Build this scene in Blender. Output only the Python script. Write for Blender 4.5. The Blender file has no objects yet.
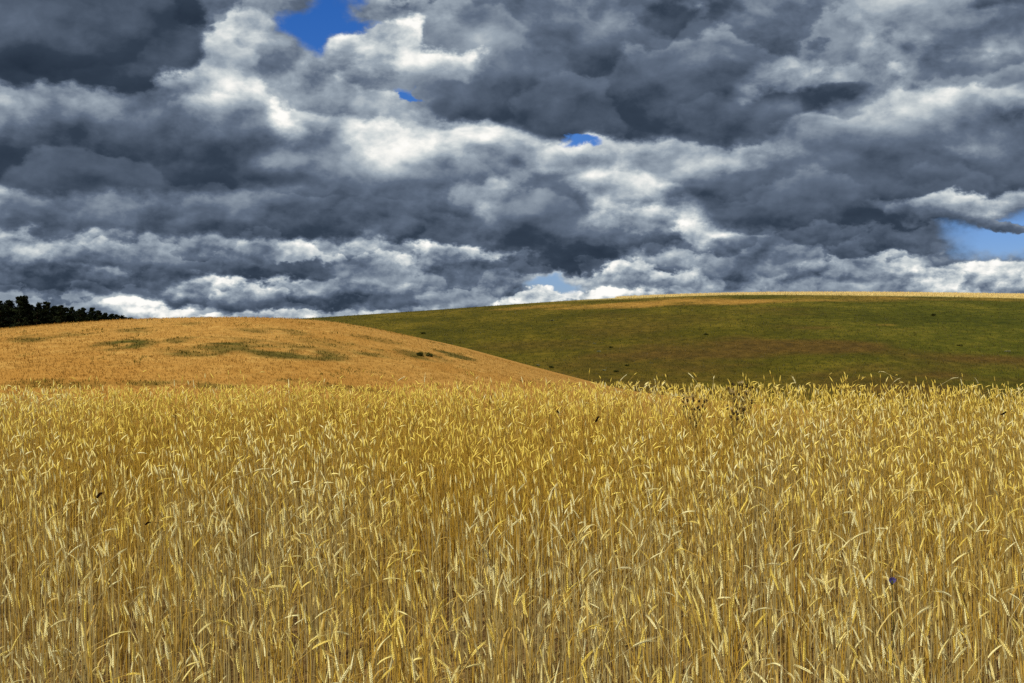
import bpy, math, random
import numpy as np

SKY_ONLY = False
F = 1300.0            # focal length in picture widths of 1024
CX, CY = 512.0, 341.5

# ------------------------------------------------------------------ camera
scene = bpy.context.scene
cam_data = bpy.data.cameras.new("camera")
cam = bpy.data.objects.new("camera", cam_data)
scene.collection.objects.link(cam)
cam_data.sensor_fit = 'HORIZONTAL'
cam_data.sensor_width = 36.0
cam_data.lens = 36.0 * F / 1024.0
cam_data.clip_start = 0.05
cam_data.clip_end = 20000.0
cam.location = (0.0, 0.0, 0.0)
cam.rotation_euler = (math.radians(90.0), 0.0, 0.0)
scene.camera = cam

# ------------------------------------------------------------------ light
SUN_EL = math.radians(46.0)
SUN_AZ = math.radians(-140.0)      # azimuth from +y towards +x: behind the camera, to the left
sun_data = bpy.data.lights.new("sun", 'SUN')
sun_data.energy = 4.6
sun_data.angle = math.radians(0.53)
sun_data.color = (1.0, 0.95, 0.85)
sun = bpy.data.objects.new("sun", sun_data)
scene.collection.objects.link(sun)
sun.rotation_euler = (math.radians(90.0) - SUN_EL, 0.0, -SUN_AZ + math.pi)

scene.view_settings.view_transform = 'Standard'
scene.view_settings.look = 'None'
scene.view_settings.exposure = 0.0
scene.view_settings.gamma = 1.0
scene.view_settings.use_curve_mapping = False
scene.render.engine = 'CYCLES'
scene.cycles.max_bounces = 5
scene.cycles.diffuse_bounces = 4
scene.cycles.glossy_bounces = 1
scene.cycles.transmission_bounces = 4
scene.cycles.use_denoising = False
scene.cycles.sample_clamp_indirect = 4.0


# ------------------------------------------------------------------ node helpers
class V:
    """A scalar socket with arithmetic."""
    def __init__(s, g, sock):
        s.g, s.s = g, sock
    def __add__(a, b): return a.g.m('ADD', a, b)
    def __radd__(a, b): return a.g.m('ADD', a, b)
    def __sub__(a, b): return a.g.m('SUBTRACT', a, b)
    def __rsub__(a, b): return a.g.m('SUBTRACT', b, a)
    def __mul__(a, b): return a.g.m('MULTIPLY', a, b)
    def __rmul__(a, b): return a.g.m('MULTIPLY', a, b)
    def __truediv__(a, b): return a.g.m('DIVIDE', a, b)
    def __rtruediv__(a, b): return a.g.m('DIVIDE', b, a)


class G:
    def __init__(s, tree):
        s.t = tree
    def n(s, kind, **kw):
        nd = s.t.nodes.new(kind)
        for k, v in kw.items():
            setattr(nd, k, v)
        return nd
    def put(s, sock, v):
        if isinstance(v, V):
            s.t.links.new(v.s, sock)
        elif isinstance(v, bpy.types.NodeSocket):
            s.t.links.new(v, sock)
        else:
            sock.default_value = v
    def m(s, op, a, b=None, c=None):
        nd = s.n('ShaderNodeMath', operation=op)
        for i, v in enumerate((a, b, c)):
            if v is not None:
                s.put(nd.inputs[i], v)
        return V(s, nd.outputs[0])
    def xyz(s, x, y, z=0.0):
        nd = s.n('ShaderNodeCombineXYZ')
        for i, v in enumerate((x, y, z)):
            s.put(nd.inputs[i], v)
        return nd.outputs[0]
    def sep(s, vec):
        nd = s.n('ShaderNodeSeparateXYZ')
        s.put(nd.inputs[0], vec)
        return [V(s, o) for o in nd.outputs]
    def noise(s, vec, scale, detail=4.0, rough=0.5, lac=2.0, kind='FBM', dist=0.0, dims='3D'):
        nd = s.n('ShaderNodeTexNoise', noise_dimensions=dims, noise_type=kind)
        nd.normalize = True
        s.put(nd.inputs['Vector'], vec)
        nd.inputs['Scale'].default_value = scale
        nd.inputs['Detail'].default_value = detail
        nd.inputs['Roughness'].default_value = rough
        nd.inputs['Lacunarity'].default_value = lac
        nd.inputs['Distortion'].default_value = dist
        return nd
    def voro(s, vec, scale, detail=0.0, rough=0.5):
        nd = s.n('ShaderNodeTexVoronoi', feature='SMOOTH_F1', voronoi_dimensions='3D')
        s.put(nd.inputs['Vector'], vec)
        nd.inputs['Scale'].default_value = scale
        nd.inputs['Detail'].default_value = detail
        nd.inputs['Roughness'].default_value = rough
        return V(s, nd.outputs['Distance'])
    def step(s, x, a, b, lo=0.0, hi=1.0):
        nd = s.n('ShaderNodeMapRange', interpolation_type='SMOOTHSTEP')
        for i, v in enumerate((x, a, b, lo, hi)):
            s.put(nd.inputs[i], v)
        return V(s, nd.outputs[0])
    def lerp(s, a, b, f):
        nd = s.n('ShaderNodeMix', data_type='FLOAT')
        s.put(nd.inputs[0], f)
        s.put(nd.inputs[2], a)
        s.put(nd.inputs[3], b)
        return V(s, nd.outputs[0])
    def mixc(s, a, b, f):
        nd = s.n('ShaderNodeMix', data_type='RGBA')
        s.put(nd.inputs[0], f)
        s.put(nd.inputs[6], a)
        s.put(nd.inputs[7], b)
        return nd.outputs[2]
    def ramp(s, x, stops):
        nd = s.n('ShaderNodeValToRGB')
        cr = nd.color_ramp
        while len(cr.elements) < len(stops):
            cr.elements.new(0.5)
        for e, (p, c) in zip(cr.elements, stops):
            e.position = p
            e.color = (*c, 1.0)
        s.put(nd.inputs[0], x)
        return nd.outputs[0]


def lin(r, g, b):
    """sRGB 0..255 to linear."""
    return tuple((c / 255 / 12.92) if c / 255 <= 0.04045 else ((c / 255 + 0.055) / 1.055) ** 2.4 for c in (r, g, b))
# ------------------------------------------------------------------ sky
# Cloud banks by direction: azimuth and elevation are written as degrees-like
# units (F per radian), so a bank has a centre, a half width, a height above
# and a depth below its centre, the brightness of its top and of its base.
BIG, SMALL, HEAP = 0.8, 1.5, 0.21


def build_sky():
    world = bpy.data.worlds.new("World")
    scene.world = world
    world.use_nodes = True
    t = world.node_tree
    t.nodes.clear()
    g = G(t)
    d = g.n('ShaderNodeTexCoord').outputs['Generated']
    x, y, z = g.sep(d)
    az = g.m('ARCTAN2', x, y)
    zc = g.m('MAXIMUM', z, 0.0)
    h = g.m('ADD', zc, 0.085)
    u = az * F
    v = g.m('ARCSINE', z) * F
    el = v * (1.0 / F)
    ia, ie = az * 3.0, el * 4.4
    N = g.xyz(ia, ie, 0.0)
    lowness = g.step(z, 0.17, 0.03)
    # warp
    wa = g.noise(N, 1.7, 2.0, 0.5)
    wb = g.noise(N, 4.0, 9.0, 0.55)
    wc = g.noise(N, 11.0, 8.0, 0.57)
    wav = g.sep(wa.outputs['Color'])
    wbv = [g.lerp(p, q, lowness) for p, q in zip(g.sep(wb.outputs['Color']), g.sep(wc.outputs['Color']))]
    A, B = 110.0, 210.0
    hx = h * 2.6
    us = [u + ((wav[i] - 0.5) * A + (wbv[i] - 0.5) * B) * hx for i in (0, 1)]
    vs = [v + ((wav[(i + 1) % 3] - 0.5) * (A * .5) + (wbv[(i + 2) % 3] - 0.5) * (B * .75)) * hx for i in (0, 1)]

    # rounded billows lit from above and slightly from the left
    def relief(scale, dx, dy, detail, rough):
        out = []
        for ox, oy in ((0.0, 0.0), (dx, dy)):
            wx, wy = (wbv[0] - 0.5) * (0.5 / scale), (wbv[1] - 0.5) * (0.5 / scale)
            vec = g.xyz(ia + wx + ox / scale, ie + wy + oy / scale, 3.7)
            out.append(V(g, g.noise(vec, scale, detail, rough).outputs[0]))
        return out[0] - out[1]

    big = g.lerp(relief(2.7, -0.12, 0.32, 1.6, 0.5), relief(6.5, -0.12, 0.34, 1.3, 0.5), lowness)
    small = g.lerp(relief(6.0, -0.10, 0.26, 6.0, 0.53), relief(14.0, -0.10, 0.24, 5.0, 0.53), lowness)
    # separate heaps: each has a lit top and a shaded base, and the nearer overlaps the farther
    def heaps(scale, wob):
        wx, wy = (wbv[0] - 0.5) * wob, (wbv[1] - 0.5) * wob
        vec = g.xyz(ia + wx, ie + wy, 1.3)
        nd = g.n('ShaderNodeTexVoronoi', feature='SMOOTH_F1', voronoi_dimensions='2D')
        nd.inputs['Smoothness'].default_value = 0.22
        g.put(nd.inputs['Vector'], vec)
        nd.inputs['Scale'].default_value = scale
        cy = g.sep(nd.outputs['Position'])[1]
        return g.step((ie + wy - cy) * scale, -0.55, 0.6, -0.5, 0.5)
    heap = g.lerp(heaps(3.6, 0.42), heaps(6.2, 0.28), lowness)
    f2 = V(g, g.noise(N, 2.3, 8.0, 0.55).outputs[0])

    # the rest of the sky: broken sunlit cloud, made brighter out of view to fill the crop's shadows
    back = g.m('SUBTRACT', 1.0, g.step(g.m('ABSOLUTE', az), 0.55, 1.0)) * (1.0 - g.step(z, 0.35, 0.6))
    L = g.lerp(g.step(f2, 0.3, 0.7, 0.45, 0.95), g.step(f2, 0.3, 0.7, 0.36, 0.52), back)
    cov = g.lerp(g.step(f2, 0.36, 0.5), 1.0, back)

    P = [(U, W) for U, W in zip(us, vs)]
    vecs = [g.xyz(U, W, 0.0) for U, W in P]

    def local(k, px, py, rx):
        azc = math.atan((px - CX) / F) * F
        elc = math.atan((CY - py) / math.hypot(F, px - CX)) * F
        dx = (P[k][0] - azc) * (1.0 / rx)
        dy = P[k][1] - elc
        return dx, dy

    def bank(px, py, rx, up, dn, lt, lb, soft=0.35, op=1.0, k=0):
        nonlocal L
        dx, dy = local(k, px, py, rx)
        e = g.m('MAXIMUM', dy * (1.0 / up), dy * (-1.0 / dn))
        r2 = g.m('MULTIPLY_ADD', dx, dx, e * e)
        mask = g.step(r2, 1.0 + soft, 1.0 - soft, 0.0, op)
        tone = g.step(dy, -dn * 0.9, up * 0.95, lb, lt)
        L = g.lerp(L, tone, mask)

    def hole(px, py, rx, ry, soft=0.35, k=0):
        nonlocal cov
        dx, dy = local(k, px, py, rx)
        e = dy * (1.0 / ry)
        r2 = g.m('MULTIPLY_ADD', dx, dx, e * e)
        cov = cov * g.step(r2, 1.0 - soft, 1.0 + soft)

    for b in BANKS:
        bank(*b)
    for hh in HOLES:
        hole(*hh)
    late = len(BANKS_FRONT)
    L0 = L
    if late:
        # clouds that pass in front of the holes
        for b in BANKS_FRONT:
            px, py, rx, up, dn, lt, lb = b[:7]
            soft = b[7] if len(b) > 7 else 0.35
            k = b[9] if len(b) > 9 else 0
            dx, dy = local(k, px, py, rx)
            e = g.m('MAXIMUM', dy * (1.0 / up), dy * (-1.0 / dn))
            r2 = g.m('MULTIPLY_ADD', dx, dx, e * e)
            mask = g.step(r2, 1.0 + soft, 1.0 - soft)
            tone = g.step(dy, -dn * 0.9, up * 0.95, lb, lt)
            L = g.lerp(L, tone, mask)
            cov = g.m('MAXIMUM', cov, mask)
    amp = g.step(L, 0.2, 0.75, 0.25, 1.0)
    L = L + big * 0.2 + heap * 0.05 + (heap * HEAP + big * BIG + small * SMALL + (f2 - 0.5) * 0.15 + 0.03) * amp
    col = g.ramp(L, [(0.0, lin(32, 43, 58)), (0.2, lin(52, 64, 80)), (0.4, lin(98, 111, 130)), (0.6, lin(154, 166, 178)),
                     (0.78, lin(205, 212, 214)), (0.95, lin(250, 249, 244)), (1.0, lin(255, 254, 250))])
    sky = g.n('ShaderNodeTexSky', sky_type='NISHITA')
    sky.sun_disc = False
    sky.sun_elevation = SUN_EL
    sky.sun_rotation = SUN_AZ
    sky.air_density = 1.0
    sky.dust_density = 0.3
    sky.ozone_density = 4.0
    hs = g.n('ShaderNodeHueSaturation')
    hs.inputs['Saturation'].default_value = 1.35
    hs.inputs['Value'].default_value = 0.8
    g.put(hs.inputs['Color'], sky.outputs[0])
    tint = g.n('ShaderNodeVectorMath', operation='MULTIPLY')
    g.put(tint.inputs[0], hs.outputs[0])
    tint.inputs[1].default_value = (0.60, 0.70, 1.12)
    sc = g.n('ShaderNodeVectorMath', operation='SCALE')
    g.put(sc.inputs[0], col)
    sc.inputs['Scale'].default_value = 10.0
    bg = g.n('ShaderNodeBackground')
    bg.inputs['Strength'].default_value = 0.1
    g.put(bg.inputs['Color'], g.mixc(tint.outputs[0], sc.outputs[0], cov))
    out = g.n('ShaderNodeOutputWorld')
    t.links.new(bg.outputs[0], out.inputs['Surface'])
    world.cycles.sampling_method = 'MANUAL'
    world.cycles.sample_map_resolution = 256


# px, py, half width, up, down, top tone, base tone, softness, opacity, warp
BANKS = [
    # far, near the horizon
    (60, 300, 230, 22, 20, .46, .40, .4),
    (330, 296, 150, 18, 16, .45, .27, .4, .9, 1),
    (310, 315, 120, 5, 8, .74, .62, .6),
    (152, 310, 42, 14, 16, .86, .60, .4),
    (232, 290, 95, 18, 16, .72, .24, .35, 1, 1),
    (228, 281, 14, 7, 6, .92, .75, .8),
    (700, 292, 260, 22, 20, .55, .45, .5),
    (600, 297, 70, 8, 8, .85, .7, .5),
    (825, 285, 120, 22, 16, .55, .40, .4),
    (845, 271, 18, 8, 8, .85, .55, .4),
    (898, 268, 16, 10, 8, .85, .6, .4),
    (985, 285, 75, 22, 18, .80, .48, .3, 1, 1),
    # left, middle
    (425, 266, 88, 32, 22, .80, .34, .35),
    (408, 255, 28, 14, 12, .92, .7, .5, 1, 1),
    (280, 250, 48, 15, 14, .66, .5, .4, 1, 1),
    (275, 268, 70, 8, 12, .24, .22, .5),
    (60, 272, 130, 32, 20, .70, .23, .35),
    (170, 250, 110, 36, 22, .74, .27, .3, 1, 1),
    (20, 212, 100, 28, 20, .72, .30, .35),
    (150, 205, 140, 20, 25, .42, .33, .5),
    # centre
    (330, 120, 150, 80, 105, .68, .40, .4),
    (262, 138, 34, 20, 18, .80, .5, .5),
    (395, 132, 50, 20, 24, .66, .42, .5, 1, 1),
    (372, 94, 26, 12, 14, .95, .7, .5),
    (345, 172, 80, 30, 30, .45, .36, .7, .8),
    (450, 150, 90, 30, 60, .70, .38, .35, 1, 1),
    (500, 195, 70, 20, 50, .66, .28, .4),
    (310, 215, 150, 26, 22, .38, .20, .45, 1, 1),
    (470, 230, 110, 18, 16, .34, .24, .5),
    (610, 225, 130, 70, 40, .80, .26, .35),
    (590, 160, 60, 24, 20, .85, .55, .4, 1, 1),
    (575, 200, 34, 16, 16, .86, .55, .4),
    (655, 190, 44, 16, 16, .84, .5, .4, 1, 1),
    (635, 218, 50, 16, 18, .80, .45, .45),
    (540, 208, 50, 30, 40, .34, .22, .6, .9),
    (640, 190, 70, 18, 16, .78, .6, .4),
    (720, 152, 110, 16, 26, .72, .48, .35),
    (706, 222, 32, 24, 26, 1.05, .7, .4),
    (600, 262, 130, 10, 12, .24, .22, .5),
    (720, 262, 90, 18, 16, .55, .34, .4, 1, 1),
    # left mass
    (236, 45, 60, 45, 50, .72, .45, .35),
    (160, 125, 120, 58, 44, .64, .25, .3, 1, 1),
    (30, 125, 80, 36, 44, .58, .24, .3),
    (110, 172, 190, 20, 22, .27, .22, .45),
    (75, 25, 108, 90, 62, .22, .20, .16),
    # upper centre
    (470, 45, 130, 70, 65, .66, .42, .4),
    (500, 110, 45, 14, 16, .34, .25, .5, 1, 1),
    # right
    (650, 60, 240, 100, 70, .48, .26, .35),
    (620, 112, 120, 16, 22, .24, .20, .5, 1, 1),
    (690, 8, 50, 20, 18, .26, .24, .6),
    (930, 40, 200, 60, 60, .50, .38, .5),
    (900, 120, 160, 40, 40, .60, .36, .4, 1, 1),
    (905, 65, 52, 30, 26, .68, .48, .8, .9),
    (895, 72, 14, 10, 8, .85, .7, .9),
    (870, 95, 40, 18, 16, .58, .45, .7, .9, 1),
    (1000, 45, 30, 12, 10, .55, .45, .7, .8),
    (985, 60, 50, 16, 16, .36, .30, .6, .8),
    (880, 195, 190, 50, 40, .36, .21, .35),
    (760, 110, 90, 14, 20, .30, .26, .5),
    (640, 276, 70, 14, 12, .70, .40, .4),
    (765, 250, 55, 14, 12, .62, .36, .4, 1, 1),
    (865, 264, 55, 14, 14, .70, .42, .4),
    (870, 240, 120, 12, 14, .34, .28, .4, 1, 1),
    (975, 208, 100, 18, 16, .70, .30, .35, 1, 1),
]
HOLES = [
    (316, 18, 36, 34, .5),
    (404, 98, 12, 5, .4),
    (583, 143, 15, 4, .8),
    (550, 286, 28, 9, .8),
    (1004, 236, 54, 19, .85, 1),
]
BANKS_FRONT = [
    (372, 46, 50, 28, 24, .98, .55, .3),
    (410, 60, 70, 26, 24, .75, .42, .35, 1, 1),
    (526, 300, 38, 9, 10, .96, .75, .35),
    (985, 280, 62, 16, 18, .88, .5, .3, 1, 1),
    (1010, 228, 26, 8, 8, .48, .3, .4),
]
build_sky()
# ------------------------------------------------------------------ shared helpers
LINK = scene.collection.objects.link
rng = np.random.default_rng(11)


def tag(o, label=None, category=None, group=None, kind=None):
    if label: o["label"] = label
    if category: o["category"] = category
    if group: o["group"] = group
    if kind: o["kind"] = kind
    return o


def mesh_object(name, verts, faces, mat, parent=None, smooth=False, attrs=None, link=True):
    """faces: a list of integer arrays, each (n, 3) or (n, 4). attrs: {name: per-vertex floats}."""
    me = bpy.data.meshes.new(name)
    verts = np.ascontiguousarray(verts, dtype=np.float32).reshape(-1, 3)
    me.vertices.add(len(verts))
    me.vertices.foreach_set("co", verts.ravel())
    loops = np.concatenate([np.asarray(f, dtype=np.int32).ravel() for f in faces])
    totals = np.concatenate([np.full(len(f), np.asarray(f).shape[1], dtype=np.int32) for f in faces])
    starts = np.concatenate([[0], np.cumsum(totals)[:-1]]).astype(np.int32)
    me.loops.add(len(loops))
    me.loops.foreach_set("vertex_index", loops)
    me.polygons.add(len(totals))
    me.polygons.foreach_set("loop_start", starts)
    me.polygons.foreach_set("loop_total", totals)
    if smooth:
        me.polygons.foreach_set("use_smooth", np.ones(len(totals), dtype=bool))
    for k, a in (attrs or {}).items():
        a = np.ascontiguousarray(a, dtype=np.float32)
        at = me.attributes.new(k, 'FLOAT', 'POINT')
        at.data.foreach_set("value", a)
    me.update(calc_edges=True)
    if mat is not None:
        me.materials.append(mat)
    o = bpy.data.objects.new(name, me)
    if parent is not None:
        o.parent = parent
    if link:
        LINK(o)
    return o


def thing(name, loc, label, category, group=None):
    o = bpy.data.objects.new(name, None)
    o.empty_display_size = 0.1
    o.location = loc
    LINK(o)
    return tag(o, label, category, group)


def value_noise(x, y, seed=0):
    """Smooth 2-D noise in 0..1 for numpy arrays."""
    x = np.asarray(x, float); y = np.asarray(y, float)
    xi = np.floor(x).astype(np.int64); yi = np.floor(y).astype(np.int64)
    fx = x - xi; fy = y - yi
    fx = fx * fx * (3 - 2 * fx); fy = fy * fy * (3 - 2 * fy)
    def hsh(a, b):
        n = (a * 374761393 + b * 668265263 + seed * 974634777) & 0x7fffffff
        n = ((n ^ (n >> 13)) * 1274126177) & 0x7fffffff
        return ((n ^ (n >> 16)) & 0xffff) / 65535.0
    return ((hsh(xi, yi) * (1 - fx) + hsh(xi + 1, yi) * fx) * (1 - fy)
            + (hsh(xi, yi + 1) * (1 - fx) + hsh(xi + 1, yi + 1) * fx) * fy)


def fbm(x, y, seed=0, octaves=4):
    t = 0.0; a = 0.5; n = 0.0
    for i in range(octaves):
        t = t + a * value_noise(x * 2 ** i, y * 2 ** i, seed + i); n += a; a *= 0.5
    return t / n


def sstep(x, a, b):
    t = np.clip((np.asarray(x, float) - a) / (b - a), 0, 1)
    return t * t * (3 - 2 * t)


def material(name):
    m = bpy.data.materials.new(name)
    m.use_nodes = True
    t = m.node_tree
    t.nodes.clear()
    g = G(t)
    out = g.n('ShaderNodeOutputMaterial')
    return m, g, out


def attr(g, name):
    nd = g.n('ShaderNodeAttribute', attribute_name=name)
    return V(g, nd.outputs['Fac'])


def blade_material(name, stops, translucent=0.3, rough=0.55, spec=0.3, key='tint'):
    """Plant matter: the colour runs along a ramp by each plant's own tint."""
    m, g, out = material(name)
    col = g.ramp(attr(g, key), stops)
    bs = g.n('ShaderNodeBsdfPrincipled')
    g.put(bs.inputs['Base Color'], col)
    bs.inputs['Roughness'].default_value = rough
    bs.inputs['Specular IOR Level'].default_value = spec
    tr = g.n('ShaderNodeBsdfTranslucent')
    g.put(tr.inputs['Color'], col)
    mx = g.n('ShaderNodeMixShader')
    mx.inputs[0].default_value = translucent
    g.t.links.new(bs.outputs[0], mx.inputs[1])
    g.t.links.new(tr.outputs[0], mx.inputs[2])
    g.t.links.new(mx.outputs[0], out.inputs['Surface'])
    return m


# ------------------------------------------------------------------ ground and hills
STALK = 0.85           # mean height of the standing crop


def field_top(y):
    """Height of the crop's tops relative to the eye: a bank that rises away and then rolls over."""
    y = np.asarray(y, float)
    a, b = 8.6, 12.6
    t = np.clip((y - a) / (b - a), 0, 1)
    roll = (b - a) * t * t / 2 + np.maximum(y - b, 0)
    return -1.40 + 0.1 * y - 0.19 * roll


def ground_z(x, y):
    x = np.asarray(x, float); y = np.asarray(y, float)
    near = field_top(y) - STALK + 0.05 * (fbm(x * .5, y * .5, 3) - .5)
    far = -9.0 - 14.0 * sstep(y, 120, 260)
    k = sstep(y, 14, 75)
    z = np.where(y < 14, near, np.maximum(near, -60) * (1 - k) + far * k)
    z = np.where(y < 1.0, near, z)
    return np.where(y < -3, ground0 + 0.02 * (y + 3), z)


ground0 = float(field_top(-3.0) - STALK)


def spaced(a, b, n, power=2.0):
    return a + (b - a) * np.linspace(0, 1, n) ** power


def grid_faces(nx, ny):
    i = np.arange(nx * ny).reshape(ny, nx)
    return np.stack([i[:-1, :-1], i[:-1, 1:], i[1:, 1:], i[1:, :-1]], -1).reshape(-1, 4)


def ground_material():
    m, g, out = material("soil_and_meadow")
    pos = g.n('ShaderNodeNewGeometry').outputs['Position']
    y = g.sep(pos)[1]
    n1 = V(g, g.noise(pos, 9.0, 6.0, 0.6).outputs[0])
    n2 = V(g, g.noise(pos, 0.05, 6.0, 0.6).outputs[0])
    soil = g.ramp(n1, [(0.3, lin(62, 46, 26)), (0.5, lin(98, 74, 40)), (0.7, lin(150, 122, 70))])
    grass = g.ramp(n2, [(0.3, lin(62, 60, 18)), (0.7, lin(92, 76, 30))])
    bs = g.n('ShaderNodeBsdfPrincipled')
    g.put(bs.inputs['Base Color'], g.mixc(soil, grass, g.step(y, 15.5, 18.0)))
    bs.inputs['Roughness'].default_value = 0.95
    bs.inputs['Specular IOR Level'].default_value = 0.1
    g.t.links.new(bs.outputs[0], out.inputs['Surface'])
    return m


def build_ground():
    xs = np.concatenate([-spaced(0, 6000, 60, 3.2)[::-1][:-1], spaced(0, 6000, 60, 3.2)])
    ys = np.concatenate([[-400, -100, -30, -8, -3], np.linspace(-2, 18, 61), 18 + spaced(0.4, 9000, 90, 3.0)])
    X, Y = np.meshgrid(xs, ys)
    Z = ground_z(X, Y)
    o = mesh_object("ground", np.stack([X, Y, Z], -1), [grid_faces(len(xs), len(ys))], ground_material(), smooth=True)
    tag(o, "sloping field and valley floor under the crop", kind='structure')


def crest_line(pts, dist):
    """Crest given as picture angles (px, py) seen at a distance, returned as world x -> z."""
    p = np.array(pts, float)
    X = (p[:, 0] - CX) / F * dist
    Z = (CY - p[:, 1]) / F * dist
    xs = np.linspace(X[0], X[-1], 400)
    zs = np.interp(xs, X, Z)
    k = np.hanning(31); k /= k.sum()
    zs = np.convolve(np.pad(zs, 15, mode='edge'), k, mode='valid')
    return lambda x: np.interp(x, xs, zs)


GOLD_D0, GOLD_D1 = 70.0, 180.0
gold_crest = crest_line([(-900, 352), (-300, 346), (0, 333.5), (60, 327), (130, 320.5), (200, 318), (270, 317.5), (330, 320.5), (385, 330),
                         (430, 340.5), (480, 354), (530, 368), (590, 384), (700, 412), (1000, 440)], GOLD_D1)


def gold_z(x, y):
    x = np.asarray(x, float); y = np.asarray(y, float)
    zc = gold_crest(x)
    s = np.clip((y - GOLD_D0) / (GOLD_D1 - GOLD_D0), 0, 1)
    base = -9.5
    up = base + (zc - base) * np.sin(s * np.pi / 2) ** 0.9
    up = up + 0.5 * (fbm(x * .03, y * .03, 5) - .5) * s * (1 - s) * 4
    return up - np.maximum(y - GOLD_D1, 0) * 0.012 - np.maximum(y - 300, 0) * 0.08


GREEN_D0, GREEN_D1 = 205.0, 470.0
green_crest = crest_line([(-2500, 420), (-600, 352), (0, 338), (150, 327), (250, 321.5), (330, 317), (430, 310.5), (520, 303.5), (600, 297.5),
                          (660, 294.6), (720, 293.2), (800, 292.6), (900, 293), (1024, 294.5), (1200, 299), (1700, 318), (3200, 420)], GREEN_D1)


def green_z(x, y):
    x = np.asarray(x, float); y = np.asarray(y, float)
    zc = green_crest(x)
    s = np.clip((y - GREEN_D0) / (GREEN_D1 - GREEN_D0), 0, 1)
    base = -27.0
    up = base + (zc - base) * (0.45 * np.sin(s * np.pi / 2) + 0.55 * s)
    up = up + 1.6 * (fbm(x * .012, y * .012, 8) - .5) * s * (1 - s) * 4
    return up - np.maximum(y - GREEN_D1, 0) ** 1.25 * 0.03


def to_px(x, y, z):
    return CX + F * x / y, CY - F * z / y


def gold_cover(x, y):
    """How green the grass is on the near hill (0 straw, 1 green): bands across its upper slope, by place on the hill."""
    wob = (fbm(x * .10, y * .05, 21) - .5)
    band = np.zeros_like(x)
    for (xa, ya, rx, ry, am) in GOLD_GREEN:
        dd = ((x - xa) / rx) ** 2 + ((y - ya) / ry) ** 2
        band = np.maximum(band, am * sstep(1.25 - dd + wob * 1.6, 0.1, 0.9))
    return np.clip(band * sstep(fbm(x * .35, y * .2, 31), .28, .55), 0, 1)


def hill_place(px, py, zf, d0, d1):
    """World point of a hill seen along a picture direction (first hit)."""
    ys = np.linspace(d0, d1, 900)
    xs = (px - CX) / F * ys
    below = zf(xs, ys) - (CY - py) / F * ys
    i = int(np.argmax(below >= 0)) if (below >= 0).any() else len(ys) - 1
    return float(xs[i]), float(ys[i]), float(zf(xs[i], ys[i]))


def _spots(lst, zf, d0, d1):
    out = []
    for (px, py, rpx, ryw, am) in lst:
        x, y, z = hill_place(px, py, zf, d0, d1)
        out.append((x, y, rpx / F * y, ryw, am))
    return out


GOLD_GREEN = _spots([(125, 345, 34, 6, 1.0), (215, 341, 62, 5, 1.0), (200, 350, 46, 6, .8), (290, 351, 70, 7, .9), (420, 355, 34, 7, 1.0), (452, 355, 26, 5, .9), (380, 340, 30, 4, .5), (60, 384, 60, 2.5, .8), (180, 385, 80, 2, .7), (330, 386, 70, 2, .6),
                     (370, 352, 45, 5, .7), (50, 336, 36, 7, .8), (150, 330, 40, 4, .6), (270, 331, 40, 4, .6), (330, 343, 40, 4, .35), (80, 334, 20, 5, .4), (190, 324, 14, 3, .4)], gold_z, GOLD_D0, GOLD_D1)
GREEN_GOLD = _spots([(690, 301, 95, 30, .9), (635, 303.5, 70, 14, .8), (560, 305.5, 70, 8, .5), (890, 325, 16, 3, .5), (905, 329, 12, 2, .5), (880, 297.5, 190, 16, .5)], green_z, GREEN_D0, GREEN_D1)
GREEN_BROWN_SHADE = _spots([(800, 345, 110, 26, 1.0), (900, 360, 130, 14, .9), (700, 378, 320, 42, 1.0), (660, 322, 130, 30, .45), (930, 376, 220, 36, 1.0),  # brown grass patches higher up; the foot entries paint in a cloud's shade
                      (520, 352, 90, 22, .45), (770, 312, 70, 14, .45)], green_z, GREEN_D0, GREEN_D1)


def spot_field(lst, x, y, seed, sx=.035, sy=.06):
    wob = fbm(x * sx, y * sy, seed) - .5
    f = np.zeros_like(x)
    for (xa, ya, rx, ry, am) in lst:
        dd = ((x - xa) / rx) ** 2 + ((y - ya) / ry) ** 2
        f = np.maximum(f, am * sstep(1.1 - dd + wob * 3.6, 0.0, 1.6))
    return f


def green_pale(x, y):
    """The strip of ripe grain along the far hill's crest."""
    w = 7 + 13 * sstep(x, 60, 200) + 4 * (fbm(x * .05, y * .05, 44) - .5)
    return sstep(y, GREEN_D1 - w - 5, GREEN_D1 - w + 5) * sstep(x, 5, 70)


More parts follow.
